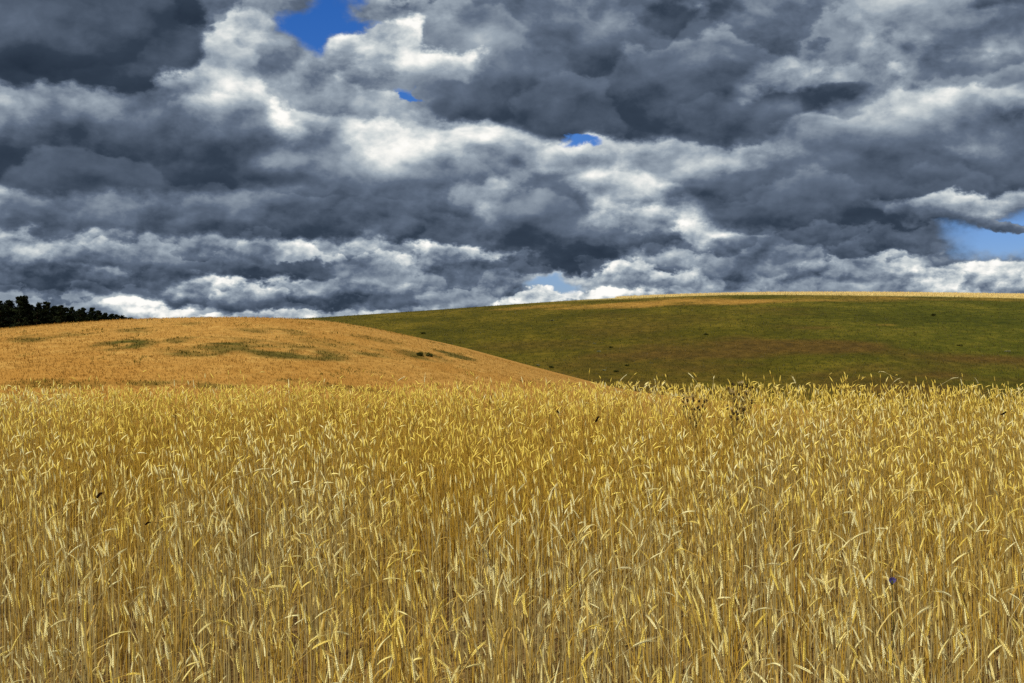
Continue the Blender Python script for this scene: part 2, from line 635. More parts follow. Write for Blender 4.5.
def hill_material(name, kind):
    m, g, out = material(name)
    pos = g.n('ShaderNodeNewGeometry').outputs['Position']
    x, y, z = g.sep(pos)
    stretched = g.xyz(x * 0.6, y * 0.5, 0.0)
    n1 = V(g, g.noise(stretched, 0.9 if kind == 'gold' else 0.5, 6.0, 0.65).outputs[0])
    n2 = V(g, g.noise(stretched, 0.07 if kind == 'gold' else 0.06, 5.0, 0.6).outputs[0])
    if kind == 'gold':
        a = g.ramp(n1, [(0.3, lin(148, 108, 48)), (0.5, lin(162, 120, 56)), (0.72, lin(178, 140, 72))])
        b = g.ramp(n1, [(0.3, lin(46, 48, 12)), (0.7, lin(84, 78, 26))])
        col = g.mixc(a, b, attr(g, 'green'))
        col = g.mixc(col, lin(150, 104, 40) + (1,), g.step(n2, 0.45, 0.62, 0.0, 0.5))
    else:
        base = g.ramp(g.m('ADD', n1 * 0.45, n2 * 0.55), [(0.36, lin(50, 49, 6)), (0.5, lin(72, 65, 10)), (0.64, lin(100, 85, 22))])
        fresh = g.ramp(g.m('ADD', n1 * 0.45, n2 * 0.55), [(0.36, lin(44, 48, 7)), (0.5, lin(66, 66, 12)), (0.64, lin(94, 86, 24))])
        base = g.mixc(base, fresh, g.step(g.m('ADD', x, n2 * 60.0), 60.0, 170.0))
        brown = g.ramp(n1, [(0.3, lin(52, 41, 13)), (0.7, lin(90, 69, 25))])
        gold = g.ramp(n1, [(0.3, lin(120, 88, 34)), (0.7, lin(168, 126, 56))])
        pale = g.ramp(n1, [(0.3, lin(200, 174, 98)), (0.7, lin(228, 208, 140))])
        col = g.mixc(base, brown, attr(g, 'brown'))  # brown grass, and cloud shade coloured into the foot
        col = g.mixc(col, gold, attr(g, 'gold'))
        col = g.mixc(col, pale, attr(g, 'pale'))
    bs = g.n('ShaderNodeBsdfPrincipled')
    g.put(bs.inputs['Base Color'], col)
    bs.inputs['Roughness'].default_value = 0.95
    bs.inputs['Specular IOR Level'].default_value = 0.05
    bmp = g.n('ShaderNodeBump')
    bmp.inputs['Strength'].default_value = 0.6
    bmp.inputs['Distance'].default_value = 0.5
    g.put(bmp.inputs['Height'], n1)
    g.t.links.new(bmp.outputs[0], bs.inputs['Normal'])
    g.t.links.new(bs.outputs[0], out.inputs['Surface'])
    return m


def tufts(name, xs, ys, zf, tint, hmin, hmax, width, blades, mat, seed):
    """Clumps of grass blades rooted on a hill: one object."""
    r = np.random.default_rng(seed)
    n = len(xs)
    k = blades
    x = np.repeat(xs, k) + r.normal(0, width * 2.2, n * k)
    y = np.repeat(ys, k) + r.normal(0, width * 2.2, n * k)
    z = zf(x, y) - 0.03
    h = r.uniform(hmin, hmax, n * k) * np.repeat(r.uniform(.7, 1.25, n), k)
    a = r.uniform(0, np.pi, n * k)
    w = width * r.uniform(.5, 1.1, n * k)
    lx, ly = r.normal(0, .3, n * k) * h, r.normal(0, .3, n * k) * h
    c, s = np.cos(a) * w / 2, np.sin(a) * w / 2
    v = np.stack([np.stack([x - c, y - s, z], -1), np.stack([x + c, y + s, z], -1),
                  np.stack([x + lx * .4 + c * .7, y + ly * .4 + s * .7, z + h * .62], -1), np.stack([x + lx, y + ly, z + h], -1),
                  np.stack([x + lx * .4 - c * .7, y + ly * .4 - s * .7, z + h * .62], -1)], 1)
    i = np.arange(n * k)[:, None] * 5
    q = i + np.array([[0, 1, 2, 4]]); t3 = i + np.array([[4, 2, 3]])
    tt = np.repeat(np.repeat(tint, k) + r.normal(0, .05, n * k), 5)
    return mesh_object(name, v, [q, t3], mat, attrs={'tint': np.clip(tt, 0, 1)})


def scatter_hill(n, xr, yr, zf, d_lo, d_hi, seed):
    """Points on a hill, spread evenly over the picture's view of it."""
    r = np.random.default_rng(seed)
    y = 1 / r.uniform(1 / yr[1], 1 / yr[0], n)
    px = r.uniform(xr[0], xr[1], n)
    x = (px - CX) / F * y
    return x, y


def build_hills():
    # near straw coloured hill
    xs = np.linspace(-240, 60, 260); ys = np.concatenate([np.linspace(60, 185, 170), np.linspace(188, 340, 40)])
    X, Y = np.meshgrid(xs, ys)
    Z = gold_z(X, Y)
    o = mesh_object("straw_hill", np.stack([X, Y, Z], -1), [grid_faces(len(xs), len(ys))], hill_material("straw_hill", 'gold'), smooth=True,
                    attrs={'green': gold_cover(X.ravel(), Y.ravel())})
    tag(o, "low rounded hill of orange straw coloured grass on the left", kind='structure')
    # far green hill
    xs = np.linspace(-420, 560, 330); ys = np.concatenate([np.linspace(195, 480, 190), np.linspace(484, 900, 40)])
    X, Y = np.meshgrid(xs, ys)
    Z = green_z(X, Y)
    xf, yf = X.ravel(), Y.ravel()
    o = mesh_object("green_hill", np.stack([X, Y, Z], -1), [grid_faces(len(xs), len(ys))], hill_material("green_hill", 'green'), smooth=True,
                    attrs={'gold': spot_field(GREEN_GOLD, xf, yf, 51), 'brown': spot_field(GREEN_BROWN_SHADE, xf, yf, 61), 'pale': green_pale(xf, yf)})
    tag(o, "long dark green meadow hill with a pale crest", kind='structure')

    straw = blade_material("hill_straw", [(0.0, lin(46, 48, 12)), (0.3, lin(96, 86, 28)), (0.45, lin(146, 108, 48)), (0.75, lin(172, 134, 66)), (1.0, lin(212, 182, 110))], .45, .9, .05)
    meadow = blade_material("hill_meadow", [(0.0, lin(34, 38, 5)), (0.3, lin(68, 64, 11)), (0.55, lin(88, 69, 21)), (0.8, lin(150, 112, 46)), (1.0, lin(232, 212, 146))], .35)
    x, y = scatter_hill(30000, (-60, 640), (82, 181), gold_z, 0, 0, 71)
    cov = gold_cover(x, y)
    fleck = (fbm(x * .55, y * .22, 75) > .665) & (y > 112)
    t = np.where((cov > .3) | fleck, .10 + .18 * (1 - cov), .62 + .5 * (fbm(x * .12, y * .05, 72) - .5) + .14 * sstep(y, 105, 150))
    o = tufts("dry_grass", x, y, gold_z, t, .08, .26, .06, 3, straw, 73)
    tag(o, "short dry orange grass with green streaks over the near hill", kind='stuff')
    x, y = scatter_hill(48000, (100, 1090), (230, 472), green_z, 0, 0, 81)
    gd, brown_shade = spot_field(GREEN_GOLD, x, y, 51), spot_field(GREEN_BROWN_SHADE, x, y, 61)
    t = .26 + .3 * (fbm(x * .05, y * .05, 82) - .5) + .27 * brown_shade  # tufts at the foot take the painted shade as well
    t = np.where(gd > .5, .78, t)
    keep = green_pale(x, y) < .3
    o = tufts("meadow_grass", x[keep], y[keep], green_z, t[keep], .15, .5, .12, 3, meadow, 83)
    tag(o, "rough green and brown grass over the far hill, shade tinted into its foot", kind='stuff')
    r = np.random.default_rng(91)
    x = r.uniform(10, 215, 60000); y = r.uniform(GREEN_D1 - 45, GREEN_D1 + 3, 60000)
    keep = green_pale(x, y) > .5
    o = tufts("far_grain", x[keep], y[keep], green_z, np.full(keep.sum(), .95), .5, .8, .10, 3, meadow, 93)
    tag(o, "pale ripe grain standing along the crest of the far hill", kind='stuff')


build_ground()
build_hills()
# ------------------------------------------------------------------ wheat
STEM_MAT = blade_material("ripe_stem", [(0.0, lin(164, 126, 34)), (0.38, lin(202, 164, 60)), (0.6, lin(162, 141, 84)), (1.0, lin(202, 186, 128))], .22, .5, .35)
EAR_MAT = blade_material("ripe_ear", [(0.0, lin(222, 192, 76)), (0.38, lin(240, 216, 100)), (0.66, lin(238, 227, 166)), (1.0, lin(248, 240, 188))], .28, .5, .35)
LEAF_MAT = blade_material("dry_leaf", [(0.0, lin(142, 110, 42)), (0.5, lin(190, 158, 74)), (1.0, lin(228, 208, 134))], .4, .6, .2)


def stalk_axes(n, r, x, y, z, h, droop=None, far=0.0):
    """Planar centre lines: stem points (n, RS, 3), ear points (n, RE, 3) with tangent angles and the bending plane."""
    RS, RE = 9, 9
    # nod towards the right, as the wind has set the crop
    lean = np.abs(r.normal(0, .045, n)) + np.where(r.random(n) < .04, r.uniform(.2, .5, n), 0)
    if droop is None:
        c = r.random(n)
        droop = np.where(c < .74, r.uniform(.03, .42, n), np.where(c < .95, r.uniform(.42, 1.1, n), r.uniform(1.0, 1.9, n)))
    # upright ears tip a little to the left, heavy ones nod over to the right
    phi = np.where(r.random(n) < .58, np.where(droop > .6, 0.0, np.pi) + r.normal(0, .7, n), r.uniform(-np.pi, np.pi, n))
    earl = r.uniform(.044, .072, n) * (1 - .16 * sstep(far, 6, 8))
    k = np.linspace(0, 1, RS)
    neck = np.clip((k - .72) / .28, 0, 1) ** 2
    th_s = lean[:, None] * (.3 + .7 * k[None]) + (droop * .72)[:, None] * neck[None]
    seg = np.diff(np.concatenate([[0], (np.linspace(0, 1, RS) ** .85)]))[1:]
    seg = seg / seg.sum()
    # keep the tip near the wanted height
    up = (np.cos(th_s[:, 1:]) * seg[None]).sum(1)
    ls = np.maximum(h - earl * np.cos(lean + droop) * .8, .25) / np.maximum(up, .4)
    ls = np.minimum(ls, h * 1.12)
    sp = np.zeros((n, RS, 3))
    sp[:, 0] = np.stack([x, y, z - .02], -1)
    d3 = lambda th: np.stack([np.sin(th) * np.cos(phi)[:, None], np.sin(th) * np.sin(phi)[:, None], np.cos(th)], -1)
    sp[:, 1:] = sp[:, :1] + np.cumsum(d3(th_s[:, 1:]) * (seg[None] * ls[:, None])[..., None], 1)
    ke = np.linspace(0, 1, RE)
    th_e = th_s[:, -1:] + (droop * .32)[:, None] * ke[None] + (r.normal(0, .12, n))[:, None] * ke[None]
    ep = np.zeros((n, RE, 3))
    ep[:, 0] = sp[:, -1]
    ep[:, 1:] = ep[:, :1] + np.cumsum(d3(th_e[:, 1:]) * (earl / (RE - 1))[:, None, None], 1)
    return dict(sp=sp, ep=ep, th_s=th_s, th_e=th_e, phi=phi, earl=earl, n=n)


def frames(th, phi):
    """Tangent, in-plane normal and binormal for angles (n, R) in the bending plane phi."""
    c, s = np.cos(phi)[:, None], np.sin(phi)[:, None]
    T = np.stack([np.sin(th) * c, np.sin(th) * s, np.cos(th)], -1)
    N1 = np.stack([np.cos(th) * c, np.cos(th) * s, -np.sin(th)], -1)
    N2 = np.stack([-s + 0 * th, c + 0 * th, 0 * th], -1)
    return T, N1, N2


def tube(P, th, phi, rad, sides, flat=1.0, roll=None):
    """Tubes round centre lines P (n, R, 3) with radii rad (n, R)."""
    n, R = P.shape[:2]
    T, N1, N2 = frames(th, phi)
    a = np.arange(sides) / sides * 2 * np.pi
    a = a[None] + (roll[:, None] if roll is not None else 0.3)
    ca, sa = np.cos(a) + np.zeros((n, 1)), np.sin(a) * 1.0 + np.zeros((n, 1))
    v = P[:, :, None] + rad[:, :, None, None] * (N1[:, :, None] * ca[:, None, :, None] + flat * N2[:, :, None] * sa[:, None, :, None])
    idx = np.arange(n * R * sides).reshape(n, R, sides)
    nx = np.roll(idx, -1, 2)
    f = np.stack([idx[:, :-1], nx[:, :-1], nx[:, 1:], idx[:, 1:]], -1).reshape(-1, 4)
    return v.reshape(-1, 3), f


def ear_simple(ax, r):
    n = ax['n']
    R = ax['ep'].shape[1]
    k = np.linspace(0, 1, R)
    prof = np.interp(k, [0, .08, .25, .5, .8, 1], [.15, .75, 1, .92, .5, .04]) * np.where(np.arange(R) % 2, 1.12, .88)
    rad = (r.uniform(.0038, .0054, n))[:, None] * prof[None]
    return tube(ax['ep'], ax['th_e'], ax['phi'], rad, 4, .75, r.uniform(0, 3, n))


def ear_detailed(ax, r, nodes=10):
    """Two opposite ranks of husks set herringbone on the axis, each with a short awn."""
    n = ax['n']
    kk = (np.arange(nodes * 2) // 2 + .5 * (np.arange(nodes * 2) % 2)) / nodes
    side = np.where(np.arange(nodes * 2) % 2, 1.0, -1.0)
    R = ax['ep'].shape[1]
    f = kk * (R - 1)
    i0 = np.minimum(f.astype(int), R - 2); w = f - i0
    P = ax['ep'][:, i0] * (1 - w)[None, :, None] + ax['ep'][:, i0 + 1] * w[None, :, None]
    th = ax['th_e'][:, i0] * (1 - w) + ax['th_e'][:, i0 + 1] * w
    T, N1, N2 = frames(th, ax['phi'])
    psi = r.uniform(0, np.pi, n)
    c, s = np.cos(psi)[:, None, None], np.sin(psi)[:, None, None]
    S = N1 * c + N2 * s
    B = -N1 * s + N2 * c
    S = S * side[None, :, None]
    L = (ax['earl'] * .19)[:, None] * np.interp(kk, [0, .15, .6, 1], [.8, 1, .95, .7])[None] * r.uniform(.9, 1.1, (n, nodes * 2))
    W = (ax['earl'] * .060)[:, None] * np.interp(kk, [0, .25, .5, .8, 1], [.75, 1, .85, .5, .25])[None] * r.uniform(.85, 1.15, (n, nodes * 2))
    D = T * .96 + S * .24
    base = P + S * (W * .12)[..., None]
    mid = base + D * (L * .45)[..., None]
    tip = base + D * L[..., None]
    W3 = W[..., None]
    v = np.stack([base, mid + S * W3 * .8, mid + B * W3, mid - S * W3 * .6, mid - B * W3, tip], 2)
    m = n * nodes * 2
    i = np.arange(m)[:, None] * 6
    tri = np.concatenate([i + np.array([[0, a, b]]) for a, b in ((2, 1), (3, 2), (4, 3), (1, 4))]
                         + [i + np.array([[5, a, b]]) for a, b in ((1, 2), (2, 3), (3, 4), (4, 1))])
    # awns
    al = ((r.uniform(.15, .5, (n, 1)) * ax['earl'][:, None]) * np.interp(kk, [0, .5, 1], [.5, .8, 1.1])[None] * r.uniform(.6, 1.2, (n, nodes * 2)))[..., None]
    aw = .00045
    av = np.stack([tip - B * aw - D * .002, tip + B * aw - D * .002, tip + (D + S * .12) * al], 2)
    j = np.arange(m)[:, None] * 3 + m * 6
    tri = np.concatenate([tri, j + np.array([[0, 1, 2]])])
    return np.concatenate([v.reshape(-1, 3), av.reshape(-1, 3)]), tri, (nodes * 2 * 6, nodes * 2 * 3)


def leaf_ribbon(ax, r, at):
    """A dry curled leaf from the stem at fraction at (n,): ribbon of five cross lines."""
    n = ax['n']
    R = ax['sp'].shape[1]
    f = at * (R - 1); i0 = np.minimum(f.astype(int), R - 2); w = (f - i0)[:, None]
    ii = np.arange(n)
    P0 = ax['sp'][ii, i0] * (1 - w) + ax['sp'][ii, i0 + 1] * w
    az = r.uniform(-np.pi, np.pi, n)
    L = r.uniform(.06, .20, n)
    th = r.uniform(.15, .6, n)[:, None] + np.linspace(0, 1, 5)[None] ** 1.3 * r.uniform(.8, 2.6, n)[:, None]
    d = np.stack([np.sin(th) * np.cos(az)[:, None], np.sin(th) * np.sin(az)[:, None], np.cos(th)], -1)
    P = P0[:, None] + np.concatenate([np.zeros((n, 1, 3)), np.cumsum(d[:, :-1] * (L / 4)[:, None, None], 1)], 1)
    tw = r.uniform(-1.2, 1.2, n)[:, None] * np.linspace(0, 1, 5)[None]
    bx = np.stack([-np.sin(az)[:, None] * np.cos(tw), np.cos(az)[:, None] * np.cos(tw), np.sin(tw)], -1)
    wd = r.uniform(.0022, .0042, n)[:, None] * np.array([.6, 1, .95, .6, .08])[None]
    v = np.stack([P - bx * wd[..., None], P + bx * wd[..., None]], 2)
    idx = np.arange(n * 10).reshape(n, 5, 2)
    q = np.stack([idx[:, :-1, 0], idx[:, :-1, 1], idx[:, 1:, 1], idx[:, 1:, 0]], -1).reshape(-1, 4)
    return v.reshape(-1, 3), q


def stem_rad(ax, r):
    R = ax['sp'].shape[1]
    k = np.linspace(0, 1, R)
    return r.uniform(.0014, .0021, ax['n'])[:, None] * np.interp(k, [0, .5, .85, 1], [1.1, 1, .7, .6])[None]


def crop_positions(r):
    y0, y1, dens = 2.55, 13.2, 320.0
    xs, ys = [], []
    ym = np.arange(y0, y1, .05)
    for ya in ym:
        half = ya * (512 / F) + 2.3
        k = r.poisson(dens * .05 * 2 * half)
        xs.append(r.uniform(-half, half, k)); ys.append(r.uniform(ya, ya + .05, k))
    x, y = np.concatenate(xs), np.concatenate(ys)
    keep = r.random(len(x)) < (.55 + .6 * fbm(x * 2.2, y * 1.6, 101)) * (.82 + .95 * sstep(y, 5.5, 8))
    return x[keep], y[keep]


def build_wheat():
    r = np.random.default_rng(2024)
    x, y = crop_positions(r)
    n = len(x)
    h = STALK * (.98 + .10 * r.normal(0, 1, n).clip(-2.2, 1.3) + .10 * (fbm(x * .9, y * .9, 111) - .5))
    h = np.where(r.random(n) < .58 - .3 * sstep(y, 5.5, 8), h * r.uniform(.40, .86, n), h)
    h = np.where((r.random(n) < .08) & (y > 8), h * r.uniform(1.03, 1.14, n), h)
    z = ground_z(x, y)
    # which stalks show largest: the nearest whose ear is inside the picture
    tip = z + h
    px, py = to_px(x, y, tip)
    inside = (px > 4) & (px < 1020) & (py < 672)
    order = np.argsort(np.where(inside, y, 1e9))
    front = np.zeros(n, bool); front[order[:300]] = True
    tint = np.clip(.66 - .32 * sstep(y, 5.0, 8.5) + .9 * (fbm(x * .8, y * .8, 121) - .5) + r.normal(0, .13, n), 0, 1)

    def mass(sel, near, r):
        k = int(sel.sum())
        ax = stalk_axes(k, r, x[sel], y[sel], z[sel], h[sel], far=y[sel])
        tn = tint[sel]
        vs, fs, ts, ms = [], [], [], []
        off = 0
        def add(v, f, t, mi):
            nonlocal off
            vs.append(v); fs.append((np.asarray(f) + off, mi)); ts.append(t); off += len(v)
        sv, sf = tube(ax['sp'], ax['th_s'], ax['phi'], stem_rad(ax, r), 3 if not near else 4)
        add(sv, sf, np.repeat(tn, len(sv) // k), 0)
        if near:
            ev, ef, (a, b) = ear_detailed(ax, r, 9)
            add(ev, ef, np.concatenate([np.repeat(tn, a), np.repeat(tn, b)]), 1)
        else:
            ev, ef = ear_simple(ax, r)
            add(ev, ef, np.repeat(tn, len(ev) // k), 1)
        for rep in range(2):
            lv, lf = leaf_ribbon(ax, r, r.uniform(.25, .85, k))
            keep = np.repeat(r.random(k) < (.46 if rep == 0 else .26), 4)
            add(lv, lf[keep], np.repeat(np.clip(tn + r.normal(0, .15, k), 0, 1), 10), 2)
        return vs, fs, ts

    far = ~front & (y > 6.8)
    mid = ~front & (y <= 6.8)
    allv, allf, allt, allm = [], [], [], []
    off = 0
    for sel, near in ((far, False), (mid, True)):
        vs, fs, ts = mass(sel, near, r)
        allv += vs; allt += ts
        for f, mi in fs:
            allf.append(f + off); allm.append(np.full(len(f), mi))
        off += sum(len(v) for v in vs)
    o = mesh_object("wheat_crop", np.concatenate(allv), allf, None, attrs={'tint': np.concatenate(allt)})
    for m in (STEM_MAT, EAR_MAT, LEAF_MAT):
        o.data.materials.append(m)
    o.data.polygons.foreach_set("material_index", np.concatenate(allm).astype(np.int32))
    tag(o, "dense golden ripe wheat crop filling the field up to its brow", kind='stuff')

    # the nearest stalks, one by one
    def single(xx, yy, zz, hh, tt, label, group, droop=None):
        rr = np.random.default_rng(int(abs(xx * 9173 + yy * 7919) * 1000) % 2 ** 31)
        d = None if droop is None else np.array([droop])
        ax = stalk_axes(1, rr, np.zeros(1), np.zeros(1), np.zeros(1), np.array([hh]), d)
        t = thing("wheat_stalk", (xx, yy, zz), label, "wheat stalk", group)
        v, f = tube(ax['sp'], ax['th_s'], ax['phi'], stem_rad(ax, rr), 5)
        mesh_object("stem", v, [f], STEM_MAT, t, attrs={'tint': np.full(len(v), tt)})
        v, f, _ = ear_detailed(ax, rr, 11)
        mesh_object("ear", v, [f], EAR_MAT, t, attrs={'tint': np.full(len(v), tt)})
        for rep in range(2):
            if rr.random() < (.7 if rep == 0 else .4):
                v, f = leaf_ribbon(ax, rr, rr.uniform(.25, .85, 1))
                mesh_object("leaf", v, [f], LEAF_MAT, t, attrs={'tint': np.full(len(v), tt)})
        return ax
    for i in order[:300]:
        single(float(x[i]), float(y[i]), float(z[i]), float(h[i]), float(tint[i]),
               "ripe golden wheat stalk in the front rows of the field", "wheat stalks in the front rows")
    # a few stalks stand clear above the brow
    for (px_, py_, dr) in TALL:
        yy = 10.6
        xx = (px_ - CX) / F * yy
        zz = float(ground_z(xx, yy))
        top = (CY - py_) / F * yy
        single(xx, yy, zz, top - zz, .8, "pale wheat stalk standing taller than the crop along the brow", "tall stalks above the brow", dr)


TALL = [(725, 372, .5), (712, 375.5, 1.3), (803, 375, .4), (905, 370, 1.5), (553, 376, .2), (526, 376, .3), (458, 374, .8), (423, 374, .1), (381, 377, 1.2),
        (931, 376, 1.4), (985, 377, .6), (877, 377, .9), (604, 375, .9), (290, 379, .1), (178, 379, .15), (200, 380, .1), (968, 378, .2), (660, 377, .6)]
build_wheat()
# ------------------------------------------------------------------ wood on the left
NEEDLE = blade_material("pine_needles", [(0.0, lin(12, 16, 8)), (0.5, lin(20, 26, 13)), (1.0, lin(34, 40, 20))], .1, .8, .05)


def bark_material(name, a, b):
    m, g, out = material(name)
    tc = g.n('ShaderNodeTexCoord').outputs['Object']
    n = V(g, g.noise(tc, 6.0, 5.0, 0.6).outputs[0])
    bs = g.n('ShaderNodeBsdfPrincipled')
    g.put(bs.inputs['Base Color'], g.ramp(n, [(0.3, a), (0.7, b)]))
    bs.inputs['Roughness'].default_value = 0.9
    g.t.links.new(bs.outputs[0], out.inputs['Surface'])
    return m


BARK = bark_material("pine_bark", lin(44, 32, 24), lin(84, 60, 44))
TWIG = bark_material("shrub_wood", lin(60, 50, 34), lin(96, 82, 56))


def poly_tube(points, radii, sides=6):
    """One tapered tube through 3-D points: (verts, quads)."""
    P = np.array(points, float); R = np.array(radii, float)
    T = np.gradient(P, axis=0); T /= np.linalg.norm(T, axis=1)[:, None] + 1e-9
    ref = np.where(np.abs(T[:, 2:3]) < .9, np.array([[0, 0, 1.0]]), np.array([[1.0, 0, 0]]))
    A = np.cross(T, ref); A /= np.linalg.norm(A, axis=1)[:, None] + 1e-9
    B = np.cross(T, A)
    a = np.arange(sides) / sides * 2 * np.pi
    v = P[:, None] + R[:, None, None] * (A[:, None] * np.cos(a)[None, :, None] + B[:, None] * np.sin(a)[None, :, None])
    idx = np.arange(len(P) * sides).reshape(len(P), sides)
    nx = np.roll(idx, -1, 1)
    f = np.stack([idx[:-1], nx[:-1], nx[1:], idx[1:]], -1).reshape(-1, 4)
    return v.reshape(-1, 3), f


def join(parts):
    vs, fs, off = [], [], 0
    for v, f in parts:
        vs.append(v); fs.append(np.asarray(f) + off); off += len(v)
    return np.concatenate(vs), np.concatenate(fs)


def leaf_cloud(centres, radii, per, size, r):
    """Small leaf faces spread through flattened clumps."""
    c = np.repeat(np.array(centres), per, 0)
    rad = np.repeat(np.array(radii), per, 0)
    d = r.normal(0, 1, c.shape); d /= np.linalg.norm(d, axis=1)[:, None]
    p = c + d * rad * (r.random((len(c), 1)) ** .45)
    u = r.normal(0, 1, c.shape); u /= np.linalg.norm(u, axis=1)[:, None]
    w = np.cross(u, r.normal(0, 1, c.shape)); w /= np.linalg.norm(w, axis=1)[:, None] + 1e-9
    s = size * r.uniform(.6, 1.3, (len(c), 1))
    v = np.stack([p - u * s, p + w * s * .45, p + u * s, p - w * s * .45], 1).reshape(-1, 3)
    f = np.arange(len(c) * 4).reshape(-1, 4)
    t = np.repeat(np.repeat(r.random(len(centres)), per), 4)
    return v, f, np.clip(t + np.repeat(r.normal(0, .15, len(c)), 4), 0, 1)


def pine_proto(seed, h, style):
    """A pine h metres tall: trunk with limbs, and a crown of needle clumps in ragged storeys."""
    r = np.random.default_rng(seed)
    wob = np.cumsum(r.normal(0, .10, (7, 2)), 0)
    zz = np.linspace(0, h * .96, 7)
    tr = [poly_tube(np.column_stack([wob, zz]), np.linspace(.20, .04, 7) * h / 9, 7)]
    cs, rs = [], []
    lo = .16 if style == 'tall' else .12
    for i in range(36):
        k = lo + (1 - lo) * (i / 35) ** .9
        z = k * h
        a = r.uniform(0, 2 * np.pi)
        reach = h * (.24 if style == 'tall' else .30) * (1 - .88 * ((k - lo) / (1 - lo)) ** 1.1) * r.uniform(.45, 1.2)
        bx = np.interp(z, zz, wob[:, 0]); by = np.interp(z, zz, wob[:, 1])
        e = np.array([bx + np.cos(a) * reach, by + np.sin(a) * reach, z + reach * r.uniform(-.05, .35)])
        tr.append(poly_tube([[bx, by, z - .1], [(bx + e[0]) / 2, (by + e[1]) / 2, (z + e[2]) / 2 - .05], e], [.05, .035, .015], 5))
        for q in (1.0, .62):
            cs.append(np.array([bx, by, z]) * (1 - q) + e * q + r.normal(0, .12, 3))
            rs.append(np.array([.80, .80, .42]) * h / 9 * r.uniform(.6, 1.3) * (1.15 - .6 * k))
    cs.append([wob[-1, 0], wob[-1, 1], h * .97]); rs.append(np.array([.22, .22, .5]) * h / 9)
    return join(tr), leaf_cloud(cs, rs, 60, .20 * h / 9, r)


def build_wood():
    protos = []
    for sd, st in ((1, 'tall'), (2, 'broad'), (3, 'tall'), (4, 'broad'), (5, 'tall')):
        (tv, tf), (cv, cf, ct) = pine_proto(300 + sd, 9.0, st)
        tr = mesh_object("trunk", tv, [tf], BARK, smooth=True, link=False)
        cr = mesh_object("crown", cv, [cf], NEEDLE, attrs={'tint': ct}, link=False)
        protos.append((tr, cr))
    for i, (px, top, dist, p, wide, label) in enumerate(PINES):
        x = (px - CX) / F * dist
        z = float(gold_z(x, dist)) - .1
        hh = (CY - top) / F * dist - z
        t = thing("pine_tree", (x, dist, z), label or "dark pine in the closed front of the wood on the left", "tree", "pines of the wood on the left")
        t.rotation_euler = (0, 0, i * 2.4)
        s = hh / 9.0
        t.scale = (s * wide, s * wide, s)
        for src in protos[p]:
            c = src.copy()
            c.parent = t
            LINK(c)
    # the closed wood behind the front trees
    r = np.random.default_rng(401)
    cs, rs = [], []
    for i in range(1700):
        px = r.uniform(-130, 128)
        dist = r.uniform(256, 290)
        top = np.interp(px, [-130, 0, 20, 60, 100, 128], [298, 300.5, 301, 308, 313, 318.7]) + r.uniform(0, 3.5)
        x = (px - CX) / F * dist
        zt = (CY - top) / F * dist
        zb = float(gold_z(x, dist))
        z = zb + (zt - zb) * r.uniform(.05, .92)
        cs.append([x, dist, z]); rs.append(np.array([1.1, 1.1, .7]) * r.uniform(.6, 1.2))
    v, f, t = leaf_cloud(cs, rs, 46, .42, r)
    o = mesh_object("forest", v, [f], NEEDLE, attrs={'tint': t * .5})
    tag(o, "dark mass of the pine wood behind its front trees", kind='stuff')


PINES = [
    (1, 298.5, 246, 0, 1.2, "dark pine at the outer end of the wood where the picture cuts it off"),
    (10, 301, 248, 1, 1.2, None), (18, 297.5, 244, 2, 1.15, "tall ragged dark pine, the tallest crown of the left wood beside the cut off one"),
    (24.5, 297.8, 246, 3, 1.0, "tall broad dark pine standing shoulder to shoulder with the tallest in the wood"),
    (30, 305.5, 250, 1, 1.2, None), (37.5, 304.5, 246, 3, 1.15, "flat topped dark pine left of the spiky crowned one in the wood"),
    (48, 303.2, 247, 2, 1.1, "spiky crowned dark pine that tops the middle of the wood"),
    (53, 306.5, 249, 1, 1.1, None), (59, 306.3, 246, 4, 1.1, None), (66, 308, 248, 1, 1.2, None), (74, 308, 250, 0, 1.0, None),
    (80, 310.5, 247, 3, 1.2, None), (85, 308.6, 250, 4, .95, "slim dark pine with a pointed top in the thinning end of the wood"),
    (94, 308.6, 252, 2, 1.25, "last tall dark pine before the wood drops low to the hill crest"),
    (99, 311, 250, 1, 1.1, None), (105, 314, 252, 3, 1.2, None), (110, 314.6, 255, 4, 1.2, None), (116, 314.8, 252, 1, 1.2, None),
    (121, 316.5, 254, 3, 1.4, None), (126, 317.4, 256, 1, 1.4, None), (131, 318.5, 254, 3, 1.8, "last low dark pine at the inner tip of the wood"),
    (-8, 300, 248, 1, 1.2, None), (-18, 297, 246, 2, 1.2, None),
]
PINES = [p for p in PINES if p[0] >= 0]
build_wood()


# ------------------------------------------------------------------ shrubs on the hills
SHRUB_DARK = blade_material("dark_shrub_leaves", [(0.0, lin(40, 44, 12)), (1.0, lin(80, 80, 28))], .3, .7, .1)
SHRUB_PALE = blade_material("pale_shrub_leaves", [(0.0, lin(92, 92, 58)), (1.0, lin(150, 146, 102))], .3, .7, .1)


